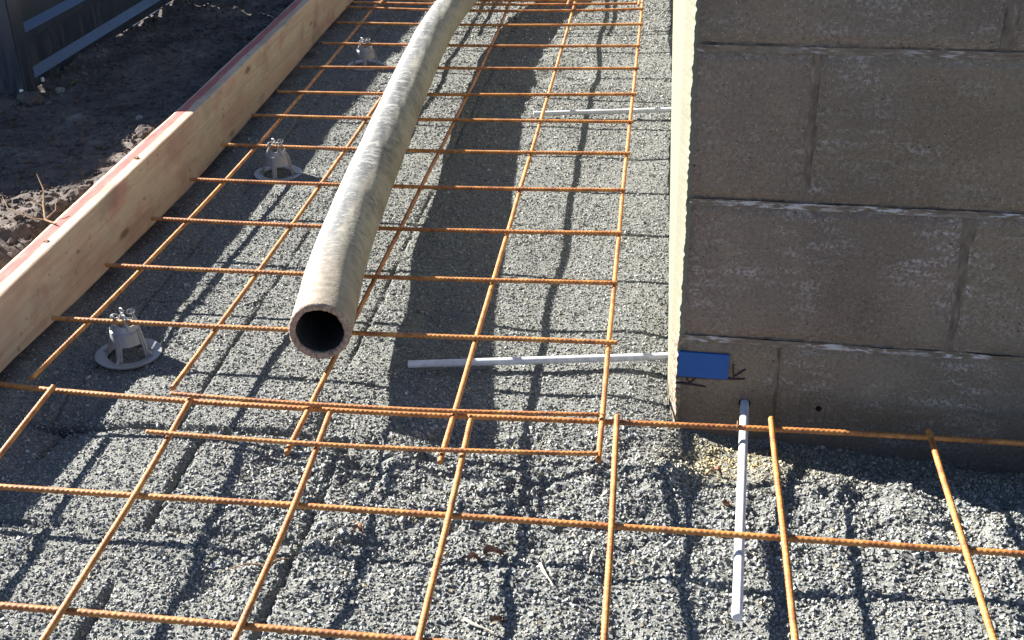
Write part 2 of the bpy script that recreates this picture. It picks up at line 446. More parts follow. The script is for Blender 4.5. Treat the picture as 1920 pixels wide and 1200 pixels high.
def scatter_chips(name, px, py, pz, rad, tint, mat, flat=(.55, .95), tilt=.8, shape=None):
    BV, BF = shape or (IV, IF); NV = len(BV)
    n = len(px)
    sh = 1 + rng.uniform(-.36, .26, (n, NV, 3))
    S = np.stack([rng.uniform(.75, 1.35, n), rng.uniform(.7, 1.0, n), rng.uniform(*flat, n)], 1)[:, None, :]
    Q = rng.normal(size=(n, 4)); ps = rng.uniform(0, math.pi, n); Q = np.stack([np.cos(ps), tilt * Q[:, 1] * .6, tilt * Q[:, 2] * .6, np.sin(ps)], 1); Q /= np.linalg.norm(Q, axis=1)[:, None]
    w, x, y, z = Q.T
    RM = np.stack([np.stack([1 - 2 * (y * y + z * z), 2 * (x * y - z * w), 2 * (x * z + y * w)], 1),
                   np.stack([2 * (x * y + z * w), 1 - 2 * (x * x + z * z), 2 * (y * z - x * w)], 1),
                   np.stack([2 * (x * z - y * w), 2 * (y * z + x * w), 1 - 2 * (x * x + y * y)], 1)], 1)
    V = BV[None] * sh * S * rad[:, None, None]
    V = np.einsum('nij,nkj->nki', RM, V) + np.stack([px, py, pz], 1)[:, None, :]
    F = (BF[None] + (np.arange(n) * NV)[:, None, None]).reshape(-1, BF.shape[1])
    o = mesh_np(name, V.reshape(-1, 3), F, mat, False)
    if tint is not None:
        ca = o.data.attributes.new('tint', 'FLOAT_COLOR', 'POINT')
        c4 = np.ones((n, NV, 4), np.float32); c4[:, :, :3] = tint[:, None, :]
        ca.data.foreach_set('color', c4.ravel())
    return o
def chip_points():
    def rect(x0, x1, y0, y1, d):
        n = int((x1 - x0) * (y1 - y0) * d)
        return rng.uniform(x0, x1, n), rng.uniform(y0, y1, n)
    A = [rect(-.12, 1.5, -.66, -.08, 70000), rect(-.12, 1.75, -1.0, -.66, 10000), rect(-.13, .91, -.08, .7, 66000),
         rect(-.15, .91, .7, 1.5, 42000), rect(-.18, .91, 1.5, 2.6, 22000)]
    px = np.concatenate([a_[0] for a_ in A]); py = np.concatenate([a_[1] for a_ in A])
    k = px > board_x(py) + .004 + .03 * rng.random(len(px)) ** 2
    return px[k], py[k]
px, py = chip_points()
n = len(px)
rad = np.clip(rng.lognormal(math.log(.0016), .28, n), .0010, .0040) * (1 + .25 * sstep(.7, 1.5, py) + .25 * sstep(1.5, 2.2, py))
loose = np.exp(-((py + .30) / .2) ** 2) * sstep(.2, .4, px)
rad *= 1 + .22 * loose + .08 * sstep(-.15, -.45, py)
pz = gravel_h(px, py) + rad * (rng.uniform(-.4, .35, n) + .28 * np.clip(loose + sstep(-.3, -.5, py) * .5, 0, 1))
tone = np.clip(rng.lognormal(math.log(.178), .31, n), .05, .45) * (1 + .10 * sstep(.12, -.30, py))
hue = rng.normal(0, 1, (n, 1)) * np.array([[.03, .01, -.035]]) + np.array([[.985, 1.015, .965]])
tint = np.clip(tone[:, None] * hue, .02, .8)
wm = rng.random(n) < .025; tint[wm] *= np.array([1.2, 1.02, .78])
near_wall = sstep(.84, .97, px) * sstep(-.26, -.12, py) * (py < .3)
sand = np.exp(-(((px - .975) / .075) ** 2 + ((py + .185) / .045) ** 2))
tint = tint * (1 - near_wall[:, None] * np.array([[-.10, .0, .22]])) * (1 + sand[:, None] * np.array([[.75, .5, .0]]))
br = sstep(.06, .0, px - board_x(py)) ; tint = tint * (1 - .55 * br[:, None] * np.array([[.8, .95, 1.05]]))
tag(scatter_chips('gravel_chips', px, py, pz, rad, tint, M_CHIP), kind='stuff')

# soil bank between the board and the fence, with a spoil heap off to the left
def soil_h(x, y):
    z = np.full_like(x, .0) + .03 * fbm(x, y, .5, 3, 91) + .016 * fbm(x, y, .13, 3, 97) + .012 * fbm(x * .6, y * 1.3, .035, 3, 99)
    # sunken strip behind the board near the camera
    d = board_x(y) - .045 - x
    pit = sstep(.50, .30, y + .25 * fbm(x, y, .12, 2, 77)) * sstep(.16, .04, d + .05 * fbm(x, y, .05, 2, 5))
    z = z - .055 * pit
    z = z - .012 * sstep(.05, .0, d)
    z = z + .028 * np.exp(-(((x + .235) / .06) ** 2 + ((y - .84) / .07) ** 2))
    fr = sstep(-.30, -.36, y)
    z = z + fr * sstep(.16, -.02, board_x(y) - .03 - x) * (-.066 - z)
    return z
xs = np.concatenate([np.arange(-6, -1.6, .2), np.arange(-1.6, -.85, .03), np.arange(-.85, -.06, .0065)])
ys = np.concatenate([np.arange(-3, -.4, .1), np.arange(-.4, 0, .02), np.arange(0, 1.6, .0065), np.arange(1.6, 3.0, .012), np.arange(3.0, 8, .2)])
X, Y, F = grid(xs, ys)
Z = soil_h(X, Y)
cx, cy = X[F].mean(1), Y[F].mean(1)
F = F[(cx < board_x(np.clip(cy, -9, 2.8)) - .028 + .05 * (cy < -.34))]
tag(mesh_np('soil_bank', np.stack([X, Y, Z], 1), F, M_SOIL, True), kind='structure')
n = 11000
px = np.where(rng.random(n) < .7, rng.uniform(-.85, -.19, n), -.19 - np.abs(rng.normal(0, .55, n))); py = np.where(rng.random(n) < .75, rng.uniform(.05, 2.5, n), rng.normal(.2, .6, n))
k = (px < board_x(py) - .05) & (py < 2.6)
px, py = px[k], py[k]; n = len(px)
rad = np.clip(rng.lognormal(math.log(.0034), .5, n), .0015, .010)
tag(scatter_chips('soil_crumbs', px, py, soil_h(px, py) + rad * .1, rad, None, M_SOIL, shape=icos()), kind='stuff')

# ---------------------------------------------------------------- block wall
WANG = math.radians(-3.764)
wall = tag(empty('block_wall', (.9057, -.0931, 0), WANG), 'brown concrete block wall with a cream coated side and a blue plate low on its corner', 'wall')
BEDS = [-.33, -.131, .0685, .270, .4715, .675]
PERP = {0: [.35, .71], 1: [.134, .50, .86], 2: [.3525, .715], 3: [.1475, .513, .878], 4: [.36, .722], 5: [.16, .52, .885], 6: [.36, .722], 7: [.16, .52, .885]}
JT = .0085
HOLES = {(1, 0): (.0929, -.0318, .0085), (1, 1): (.194, -.0314, .0046)}
def block_mesh(x0, x1, z0, z1, fine, seed):
    """front face is a grid with slightly worn arrises, depth 0.19"""
    m = MB()
    if not fine:
        m.box((x0, 0, z0), (x1, .19, z1)); return m
    nx, nz = max(6, int((x1 - x0) / .012)), 16
    gx = np.linspace(x0, x1, nx); gz = np.linspace(z0, z1, nz)
    A, B = np.meshgrid(gx, gz)
    yy = .0016 * fbm(A, B, .06, 2, seed) + .0008 * fbm(A, B, .012, 2, seed + 3)
    e = np.minimum(np.minimum(A - x0, x1 - A), np.minimum(B - z0, z1 - B))
    yy = yy + .0035 * np.clip(1 - e / .006, 0, 1)
    wob = lambda u, s: .0034 * fbm(u, u * 0 + s, .03, 2, seed) + .0022 * fbm(u, u * 0 + s + 5, .009, 2, seed)
    AA, BB = A.copy(), B.copy()
    AA[:, 0] += np.abs(wob(gz, 1)); AA[:, -1] -= np.abs(wob(gz, 2)); BB[0, :] += np.abs(wob(gx, 3)); BB[-1, :] -= np.abs(wob(gx, 4))
    V = [(AA[j, i], yy[j, i], BB[j, i]) for j in range(nz) for i in range(nx)]
    Fc = [(j * nx + i, j * nx + i + 1, (j + 1) * nx + i + 1, (j + 1) * nx + i) for j in range(nz - 1) for i in range(nx - 1)]
    b = len(V)
    ring = [i for i in range(nx)] + [j * nx + nx - 1 for j in range(1, nz)] + [(nz - 1) * nx + i for i in range(nx - 2, -1, -1)] + [j * nx for j in range(nz - 2, 0, -1)]
    for r in ring: V.append((V[r][0], .19, V[r][2]))
    L = len(ring)
    for q in range(L): Fc.append((ring[q], b + q, b + (q + 1) % L, ring[(q + 1) % L]))
    Fc.append(tuple(b + q for q in range(L)))
    m.add(V, Fc); return m
for c in range(5):
    edges = [0.0] + PERP[c] + [1.3]
    z0, z1 = BEDS[c] + JT / 2, BEDS[c + 1] - JT / 2
    JV = .0035 if c == 1 else JT
    for i in range(len(edges) - 1):
        x0 = edges[i] + (JV / 2 if i else 0); x1 = edges[i + 1] - JV / 2
        fine = c in (1, 2, 3, 4) and edges[i] < .6
        b = block_mesh(x0, x1, z0, z1, fine, 100 + c * 10 + i).build('concrete_block', M_BLOCK, wall)
        if (c, i) in HOLES:
            hx, hz, hr = HOLES[(c, i)]
            cm = MB(); cm.tube([(hx, -.05, hz), (hx, .06, hz)], hr, 20); co = cm.build('drill', M_BLOCK, wall)
            md = b.modifiers.new('hole', 'BOOLEAN'); md.object = co; md.operation = 'DIFFERENCE'; md.solver = 'EXACT'
            bpy.context.view_layer.update()
            dg = bpy.context.evaluated_depsgraph_get()
            nm = bpy.data.meshes.new_from_object(b.evaluated_get(dg))
            b.modifiers.clear(); b.data = nm; bpy.data.objects.remove(co)
        if c == 1:
            co_ = np.zeros(len(b.data.vertices) * 3); b.data.vertices.foreach_get('co', co_); co_ = co_.reshape(-1, 3)
            dv = sstep(-.005, -.06, co_[:, 2] + .03 * fbm(co_[:, 0], co_[:, 2], .06, 2, 9)) * .9
            at_ = b.data.attributes.new('damp', 'FLOAT', 'POINT'); at_.data.foreach_set('value', dv.astype(np.float32))
# mortar: recessed beds and perpends, with a rough face
def mortar_strip(x0, x1, z0, z1, rec, seed):
    nx, nz = max(2, int((x1 - x0) / .006)), max(2, int((z1 - z0) / .006))
    nx, nz = min(nx, 120), min(nz, 60)
    gx = np.linspace(x0, x1, nx); gz = np.linspace(z0, z1, max(nz, 5))
    A, B = np.meshgrid(gx, gz); nz = len(gz)
    Yv = rec + .0042 * fbm(A * 1.0, B, .03, 3, seed)
    V = [(A[j, i], Yv[j, i], B[j, i]) for j in range(nz) for i in range(nx)]
    Fc = [(j * nx + i, j * nx + i + 1, (j + 1) * nx + i + 1, (j + 1) * nx + i) for j in range(nz - 1) for i in range(nx - 1)]
    return V, Fc
mo = MB()
for c in range(1, 5):
    V, Fc = mortar_strip(0.002, 1.298, BEDS[c] - JT / 2 - .0022, BEDS[c] + JT / 2 - .0018, .0014, c * 7); mo.add(V, Fc)
    V, Fc = mortar_strip(0.002, 1.298, BEDS[c] + JT / 2 - .0030, BEDS[c] + JT / 2 + .0024, .0050, c * 7 + 3); mo.add(V, Fc, 1)  # groove atop each bed joint; its dark mortar also paints in the shade line
for c in range(5):
    for u in PERP[c]:
        jv = .004 if c == 1 else JT
        V, Fc = mortar_strip(u - jv / 2 - .0035, u + jv / 2 + .0035, BEDS[c] + JT / 2 + .0024, BEDS[c + 1] - JT / 2 - .0024, .0060 if c == 1 else .0030, int(u * 1000)); mo.add(V, Fc, 1)
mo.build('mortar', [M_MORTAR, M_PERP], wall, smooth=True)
# cream coat down the left flank: chamfered ragged front edge, face runs away along the flank
iw = wall.matrix_basis.inverted()
nz_ = 420; zz = np.linspace(-.14, .674, nz_)
prof_n = 10; V = []; FT = []
for j, z in enumerate(zz):
    za = np.array([z]); r1 = float(fbm(za, za * 0, .0055, 2, 61)[0]); r2 = float(fbm(za, za * 0 + 9, .05, 2, 63)[0])
    low = float(sstep(.068, .055, za)[0])
    fx = .9052 + .0022 * r1 + .0014 * r2 - .0018 * low; fy = -.0945 + .001 * r1
    mx = .8990 + .0010 * r2 + .0022 * r1 * (.15 + low); my = -.072 + .004 * r2
    lx = .8925 + .0008 * r2 + .0010 * low; ly = -.082 + .002 * r2
    row = [(.930, -.0800), (fx, fy + .0015), (fx - .0008, fy), (mx, my), (lx + .0002, -.050), (lx, -.040), (.8915, .0), (.890, .5), (.8885, 1.5), (.8875, 3.4)]
    for (x, y) in row:
        V.append(iw @ Vector((x, y, z)))
    FT += [low, low, low, low * .9, low * .35, 0, 0, 0, 0, 0]
Fc = [(j * prof_n + i, (j + 1) * prof_n + i, (j + 1) * prof_n + i + 1, j * prof_n + i + 1) for j in range(nz_ - 1) for i in range(prof_n - 1)]
coat = mesh_np('cream_coat', [tuple(v) for v in V], np.array(Fc), M_RENDER, False, wall)
at_ = coat.data.attributes.new('foot', 'FLOAT', 'POINT'); at_.data.foreach_set('value', np.array(FT, np.float32))
# masonry core behind the coat, so the flank is a real wall with thickness
m = MB(); mat_iw = iw
m.box((.9065, .13, -.3), (1.08, 3.4, .674), mat=iw); m.build('flank_masonry', M_BLOCK, wall)
m = MB(); m.box((-.002, -.0042, .0066), (.0676, -.0006, .0463)); m.build('blue_plate', M_BLUE, wall, bevel=.0006)['label'] = 'flat blue rectangle fixed low on the wall corner'
def stroke(pts, w):
    m = MB(); pts = [Vector((p[0], 0, p[1])) for p in pts]
    V = []; Fc = []
    for i, p in enumerate(pts):
        t = (pts[min(i + 1, len(pts) - 1)] - pts[max(i - 1, 0)]).normalized(); nn = Vector((-t.z, 0, t.x))
        ww = w * (.85 + .3 * random.random()) * (.55 if i in (0, len(pts) - 1) else 1)
        for s_ in (-1, 1):
            for yy in (-.0019, .0012): V.append((p.x + nn.x * ww * s_ / 2, yy, p.z + nn.z * ww * s_ / 2))
    for i in range(len(pts) - 1):
        a_ = i * 4; b_ = a_ + 4
        Fc += [(a_, a_ + 2, b_ + 2, b_), (a_, b_, b_ + 1, a_ + 1), (a_ + 2, a_ + 3, b_ + 3, b_ + 2)]
    m.add(V, Fc); return m.build('marker_line', M_INK, wall)
stroke([(-.0024, .0052), (.02, .0054), (.05, .0058), (.07, .0068), (.0905, .0080)], .0026)
stroke([(.0742, .0310), (.0740, .020), (.0752, .0103)], .0022)
stroke([(.0752, .0103), (.082, .0165), (.0906, .0239)], .0022)
stroke([(-.0045, -.0061), (.012, -.0066), (.0225, -.0072), (.0375, -.0088)], .0026)
stroke([(.0088, .0056), (.0118, .001), (.0152, -.0058)], .0024)
stroke([(.0250, .0062), (.020, .0005), (.0152, -.0058)], .0024)

# ---------------------------------------------------------------- pine formwork board
bd = MB()
yb = np.linspace(-.345, 2.75, 150)
ZT, TH = .0625, .046
V = []
for y in yb:
    bx = board_x(y); w = .0012 * math.sin(y * 9) + .0014 * float(vnoise(np.array([y * 14]), np.array([3.0]))[0])
    tz = ZT + .0012 * math.sin(y * 4 + 1)
    for q in range(7): V.append((bx - TH + (TH - .004) * q / 6 + (w if q < 1 else 0), y, tz + (-.0015 if q in (0,) else 0)))
    V += [(bx - .001, y, tz - .0012), (bx + w * .3, y, tz - .0042), (bx, y, -.02), (bx, y, -.13), (bx - TH, y, -.13), (bx - TH, y, tz - .006)]
K = 13
Fc = []; fm = []
for i in range(len(yb) - 1):
    for q in range(K):
        q2 = (q + 1) % K
        Fc.append((i * K + q, i * K + q2, (i + 1) * K + q2, (i + 1) * K + q)); fm.append(1 if q < 6 else 0)
o = mesh_np('formwork_board', V, np.array(Fc), [M_PINE, M_PINETOP], False, None, fm)
bm = bmesh.new(); bm.from_mesh(o.data)
bm.verts.ensure_lookup_table()
bm.faces.new([bm.verts[q] for q in range(K)]); bm.faces.new([bm.verts[(len(yb) - 1) * K + q] for q in range(K)])
bmesh.ops.recalc_face_normals(bm, faces=bm.faces); bm.to_mesh(o.data); bm.free()
ac = np.array([min(q / 6, 1.0) if q < 8 else (1.0 if q < 11 else 0.0) for _ in yb for q in range(K)], np.float32)
at_ = o.data.attributes.new('across', 'FLOAT', 'POINT'); at_.data.foreach_set('value', ac)
tag(o, 'long pine formwork board with a pink painted top edge beside the gravel', 'timber board')

# ---------------------------------------------------------------- charcoal steel fence with stepped ledges
fence = tag(empty('steel_fence', (-.69, 1.09, 0)), 'low charcoal steel fence with stepped blue grey ledges on the soil bank', 'fence')
m = MB(); m.box((0, 0, -.06), (.034, .058, .432)); m.build('post', M_FENCE, fence, bevel=.003)
m = MB(); m.box((.0, 1.02, -.06), (.034, 1.078, .432)); m.build('post', M_FENCE, fence, bevel=.003)
def panel(y0, y1, name):
    pr = [(-.004, .008), (-.004, .030), (-.020, .050), (-.020, .118), (-.004, .126), (-.004, .143), (-.020, .160), (-.020, .232), (-.004, .240), (-.004, .258), (-.020, .275), (-.020, .375), (-.004, .384), (-.004, .430)]
    m = MB(); ys_ = np.linspace(y0, y1, 3)
    V = []; Fc = []; k_ = len(pr)
    for y in ys_:
        for (x, z) in pr: V.append((x + .018, y, z))
        for (x, z) in reversed(pr): V.append((x + .016, y, z))
    for i in range(2):
        for q in range(2 * k_):
            q2 = (q + 1) % (2 * k_)
            Fc.append((i * 2 * k_ + q, i * 2 * k_ + q2, (i + 1) * 2 * k_ + q2, (i + 1) * 2 * k_ + q))
    m.add(V, Fc); return m.build(name, M_FENCE, fence)
panel(.06, 1.018, 'panel_sheet'); panel(1.08, 2.6, 'panel_sheet')
m = MB(); V = [(x, y, z) for y in (.012, .030) for (x, z) in ((-.002, -.05), (-.002, .420), (-.28, .43), (-.43, .56), (-.86, .83), (-2.8, .83), (-2.8, -.05))]  # mostly unseen fence return; raked top added to throw shade on the soil
m.add(V, [tuple(range(7)), tuple(range(13, 6, -1))] + [(q, (q + 1) % 7, 7 + (q + 1) % 7, 7 + q) for q in range(7)]); m.build('return_shade_panel', M_FENCE, fence)
m = MB(); m.box((-.002, .056, -.05), (.012, 2.6, .004)); m.build('base_rail', M_FENCE, fence, bevel=.002)
for (x, y, z, nx_) in ((.024, -.0015, .025, 0), (.0185, .118, .018, 1), (.0185, 1.0, .02, 1), (.0185, .88, .20, 1)):
    m = MB()
    if nx_: m.box((x - .004, y - .004, z - .005), (x + .002, y + .004, z + .005))
    else: m.box((x - .0045, y - .002, z - .0045), (x + .0045, y + .003, z + .0045))
    m.build('screw_cap', M_CAP, fence, bevel=.0008)

# ---------------------------------------------------------------- concrete hose
hp = [(.3935, -.092), (.359, .162), (.336, .424), (.314, .725), (.290, 1.05), (.270, 1.37), (.261, 1.62), (.262, 1.90), (.280, 2.12), (.325, 2.36), (.40, 2.62), (.50, 2.9)]
def catmull(P, step):
    P = [np.array(p, float) for p in P]; P = [2 * P[0] - P[1]] + P + [2 * P[-1] - P[-2]]
    out = []
    for i in range(1, len(P) - 2):
        L_ = np.linalg.norm(P[i + 1] - P[i]); k_ = max(2, int(L_ / step))
        for t in np.arange(k_) / k_:
            out.append(.5 * ((2 * P[i]) + (-P[i - 1] + P[i + 1]) * t + (2 * P[i - 1] - 5 * P[i] + 4 * P[i + 1] - P[i + 2]) * t * t + (-P[i - 1] + 3 * P[i] - 3 * P[i + 1] + P[i + 2]) * t ** 3))
    out.append(P[-2]); return np.array(out)
RO, RI = .0452, .0345
path = catmull([(x, y, .0535) for x, y in hp], .012)
T_ = np.gradient(path, axis=0); T_ /= np.linalg.norm(T_, axis=1)[:, None]
AX = np.cross(T_, np.array([0, 0, 1.0])); AX /= np.linalg.norm(AX, axis=1)[:, None]
BX = np.cross(AX, T_)
cum = np.concatenate([[0], np.cumsum(np.linalg.norm(np.diff(path, axis=0), axis=1))])
NS = 64; th = np.linspace(0, 2 * math.pi, NS, endpoint=False)
def shell(r, along, wob):
    n_ = len(path)
    U, Th = np.meshgrid(th, cum); 
    rr = r + wob * (fbm(np.cos(U) * .3 + Th, np.sin(U) * .3, .12, 3, 8))
    return path[:, None, :] + rr[..., None] * (np.cos(U)[..., None] * AX[:, None, :] + np.sin(U)[..., None] * BX[:, None, :])
OV = shell(RO, cum, .0016)
n_ = len(path)
V = OV.reshape(-1, 3)
i = np.arange(n_ - 1)[:, None] * NS; k_ = np.arange(NS)[None, :]
F = np.stack([i + k_, i + (k_ + 1) % NS, i + NS + (k_ + 1) % NS, i + NS + k_], -1).reshape(-1, 4)
hose = tag(empty('concrete_hose', (.3935, -.092, .0535)), 'thick grey and cream rubber hose with a dark open end lying on the mesh', 'hose')
def rel(V): return np.asarray(V) - np.array([.3935, -.092, .0535])
sk = mesh_np('hose_skin', rel(V), F, M_HOSE, True, hose)
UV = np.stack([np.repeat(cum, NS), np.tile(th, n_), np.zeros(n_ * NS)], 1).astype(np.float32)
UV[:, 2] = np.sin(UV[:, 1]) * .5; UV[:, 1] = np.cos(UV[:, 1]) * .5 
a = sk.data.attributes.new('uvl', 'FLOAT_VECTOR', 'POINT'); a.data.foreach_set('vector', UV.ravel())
# rim: rough annulus with a slightly rounded outer lip
rows = [(RO, 0.0), (RO - .0008, -.0016), (RO - .0030, -.0030), (.5 * (RO + RI) + .001, -.0034), (RI + .0016, -.0030), (RI + .0002, -.0012), (RI, .002)]
V = []
for q, (r, dz) in enumerate(rows):
    for t in th:
        nz1 = float(vnoise(np.array([math.cos(t) * 9 + q * .7]), np.array([math.sin(t) * 9.0]), 4)[0])
        nz2 = float(vnoise(np.array([math.cos(t) * 26 + q]), np.array([math.sin(t) * 26.0]), 6)[0])
        rr = (OV[0, 0] * 0 + 0)[0] + r + (.0016 * nz1 + .0012 * nz2 if 0 < q < 6 else 0)
        if q == 0: V.append(OV[0, int(round(t / (2 * math.pi) * NS)) % NS]); continue
        V.append(path[0] + rr * (math.cos(t) * AX[0] + math.sin(t) * BX[0]) + T_[0] * (dz + .0018 * nz2 + .001 * nz1))
F = np.array([(q * NS + k, (q + 1) * NS + k, (q + 1) * NS + (k + 1) % NS, q * NS + (k + 1) % NS) for q in range(6) for k in range(NS)])
mesh_np('hose_rim', rel(V), F, M_RIM, True, hose)
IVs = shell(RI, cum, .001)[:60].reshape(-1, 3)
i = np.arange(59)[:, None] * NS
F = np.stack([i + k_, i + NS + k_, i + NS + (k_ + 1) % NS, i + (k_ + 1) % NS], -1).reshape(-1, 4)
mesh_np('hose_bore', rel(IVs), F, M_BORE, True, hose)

# ---------------------------------------------------------------- reinforcing mesh
BL={
1 : [(-0.0188, -0.1633), (-0.0159, 0.0144), (-0.0033, 0.1999), (-0.0005, 0.4165), (0.0005, 0.6114), (-0.0025, 0.8212), (0.0045, 1.1978), (-0.0044, 1.4067), (-0.0192, 1.705), (-0.0439, 2.1483)] ,
2 : [(0.1935, -0.1721), (0.1966, 0.0171), (0.2033, 0.1986), (0.2002, 0.4031), (0.2029, 0.607), (0.1994, 0.8163), (0.1981, 1.0221), (0.1966, 1.1859)] ,
3 : [(0.4093, -0.3161), (0.4037, -0.2066), (0.3978, -0.0965), (0.4027, 0.0601), (0.4018, 0.1632), (0.3999, 0.3977), (0.4043, 0.6058), (0.4027, 0.8053), (0.3997, 1.014), (0.4093, 1.2047), (0.4092, 1.4197), (0.4018, 1.6319), (0.3831, 2.036), (0.3797, 2.1652)] ,
4 : [(0.6077, -0.32), (0.6061, -0.1892), (0.5962, 0.0047), (0.6021, 0.2042), (0.602, 0.4023), (0.6033, 0.6075), (0.5978, 0.8104), (0.596, 1.0135), (0.5959, 1.2138), (0.5957, 1.4277), (0.5939, 1.6391), (0.5924, 1.8717), (0.5848, 2.17)] ,
5 : [(0.8053, -0.2987), (0.8039, -0.1789), (0.8035, 0.0116), (0.8012, 0.2094), (0.7992, 0.4115), (0.7973, 0.6146), (0.7975, 0.8223), (0.799, 1.0282), (0.797, 1.2278), (0.7964, 1.4411), (0.797, 1.6467), (0.7944, 1.884), (0.7941, 2.1749)] ,
}
BT={
-1 : [(0.2077, -0.2952), (0.4168, -0.3021), (0.6137, -0.3042), (0.8048, -0.2921)] ,
0 : [(0.2033, -0.1982), (0.4125, -0.2083), (0.61, -0.2104), (0.8016, -0.2018)] ,
1 : [(-0.0699, 0.0047), (-0.0098, 0.0041), (0.2013, 0.0068), (0.3141, -0.0015), (0.4122, -0.0106), (0.5981, -0.0056), (0.8039, 0.0011), (0.8159, -0.0028)] ,
2 : [(-0.0671, 0.2004), (-0.0015, 0.1989), (0.2059, 0.1934), (0.2855, 0.1891), (0.3947, 0.1891), (0.6039, 0.1928), (0.8069, 0.1963)] ,
3 : [(-0.0671, 0.4017), (0.0062, 0.4018), (0.204, 0.3932), (0.279, 0.3887), (0.3693, 0.383), (0.6037, 0.3899), (0.8053, 0.397)] ,
4 : [(-0.0652, 0.6024), (0.0061, 0.5982), (0.2072, 0.5938), (0.3497, 0.5888), (0.605, 0.5941), (0.8029, 0.5987)] ,
5 : [(-0.0715, 0.8061), (0.0041, 0.8038), (0.2045, 0.7988), (0.3352, 0.7902), (0.5995, 0.7961), (0.8058, 0.802)] ,
6 : [(-0.0677, 1.0042), (0.0191, 1.0012), (0.2031, 1.0034), (0.3181, 0.9945), (0.4038, 0.9917), (0.5977, 0.9984), (0.8055, 1.006)] ,
7 : [(-0.0611, 1.183), (0.0097, 1.1822), (0.3078, 1.1797), (0.5983, 1.1897), (0.805, 1.208)] ,
8 : [(-0.0662, 1.3972), (-0.0006, 1.3951), (0.1767, 1.3979), (0.2944, 1.3981), (0.5977, 1.4064), (0.8049, 1.42)] ,
9 : [(-0.0661, 1.6245), (0.0022, 1.6215), (0.1658, 1.6221), (0.2856, 1.6103), (0.5959, 1.6165), (0.8029, 1.6295)] ,
10 : [(-0.0836, 1.8513), (0.1527, 1.8402), (0.2787, 1.832), (0.5948, 1.8418), (0.8039, 1.8603)] ,
11 : [(-0.1015, 2.0385), (0.1343, 2.0178), (0.3802, 1.998), (0.5812, 2.0099), (0.7975, 2.0417)] ,
12 : [(-0.0882, 2.0662), (0.0855, 2.0568), (0.4547, 2.0461), (0.7807, 2.0743)] ,
13 : [(-0.0376, 2.123), (0.465, 2.1003), (0.7867, 2.1422)] ,
}
AT={
0 : [(-0.0674, -0.1712), (0.0072, -0.1738), (0.2211, -0.1904), (0.4239, -0.1954), (0.5212, -0.2007), (0.6249, -0.1985), (0.8225, -0.1894), (0.9256, -0.1883), (1.0285, -0.1884), (1.1473, -0.1909), (1.2344, -0.1958), (1.3457, -0.2033)] ,
1 : [(0.0574, -0.4087), (0.2375, -0.4181), (0.4423, -0.421), (0.5415, -0.4203), (0.6337, -0.4181), (0.8279, -0.4136), (0.9234, -0.4138), (1.0264, -0.4152), (1.1294, -0.4193), (1.2283, -0.4207), (1.2927, -0.4241)] ,
2 : [(0.1698, -0.6224), (0.2422, -0.6257), (0.4472, -0.6291), (0.6342, -0.627)] ,
}
AL={
0 : [(0.019, -0.1813), (0.0322, -0.3571)] ,
1 : [(0.2293, -0.1924), (0.2431, -0.4282), (0.2478, -0.6339), (0.2439, -0.6752)] ,
2 : [(0.4337, -0.2124), (0.4474, -0.4309), (0.4495, -0.5488), (0.4427, -0.6558)] ,
3 : [(0.629, -0.209), (0.6356, -0.4272), (0.6378, -0.5707), (0.6394, -0.6365)] ,
4 : [(0.8238, -0.1895), (0.8283, -0.4237), (0.8302, -0.6178)] ,
5 : [(1.0278, -0.1784), (1.025, -0.4253), (1.0257, -0.5986)] ,
6 : [(1.2289, -0.1906), (1.2252, -0.4307), (1.2255, -0.579)] ,
}

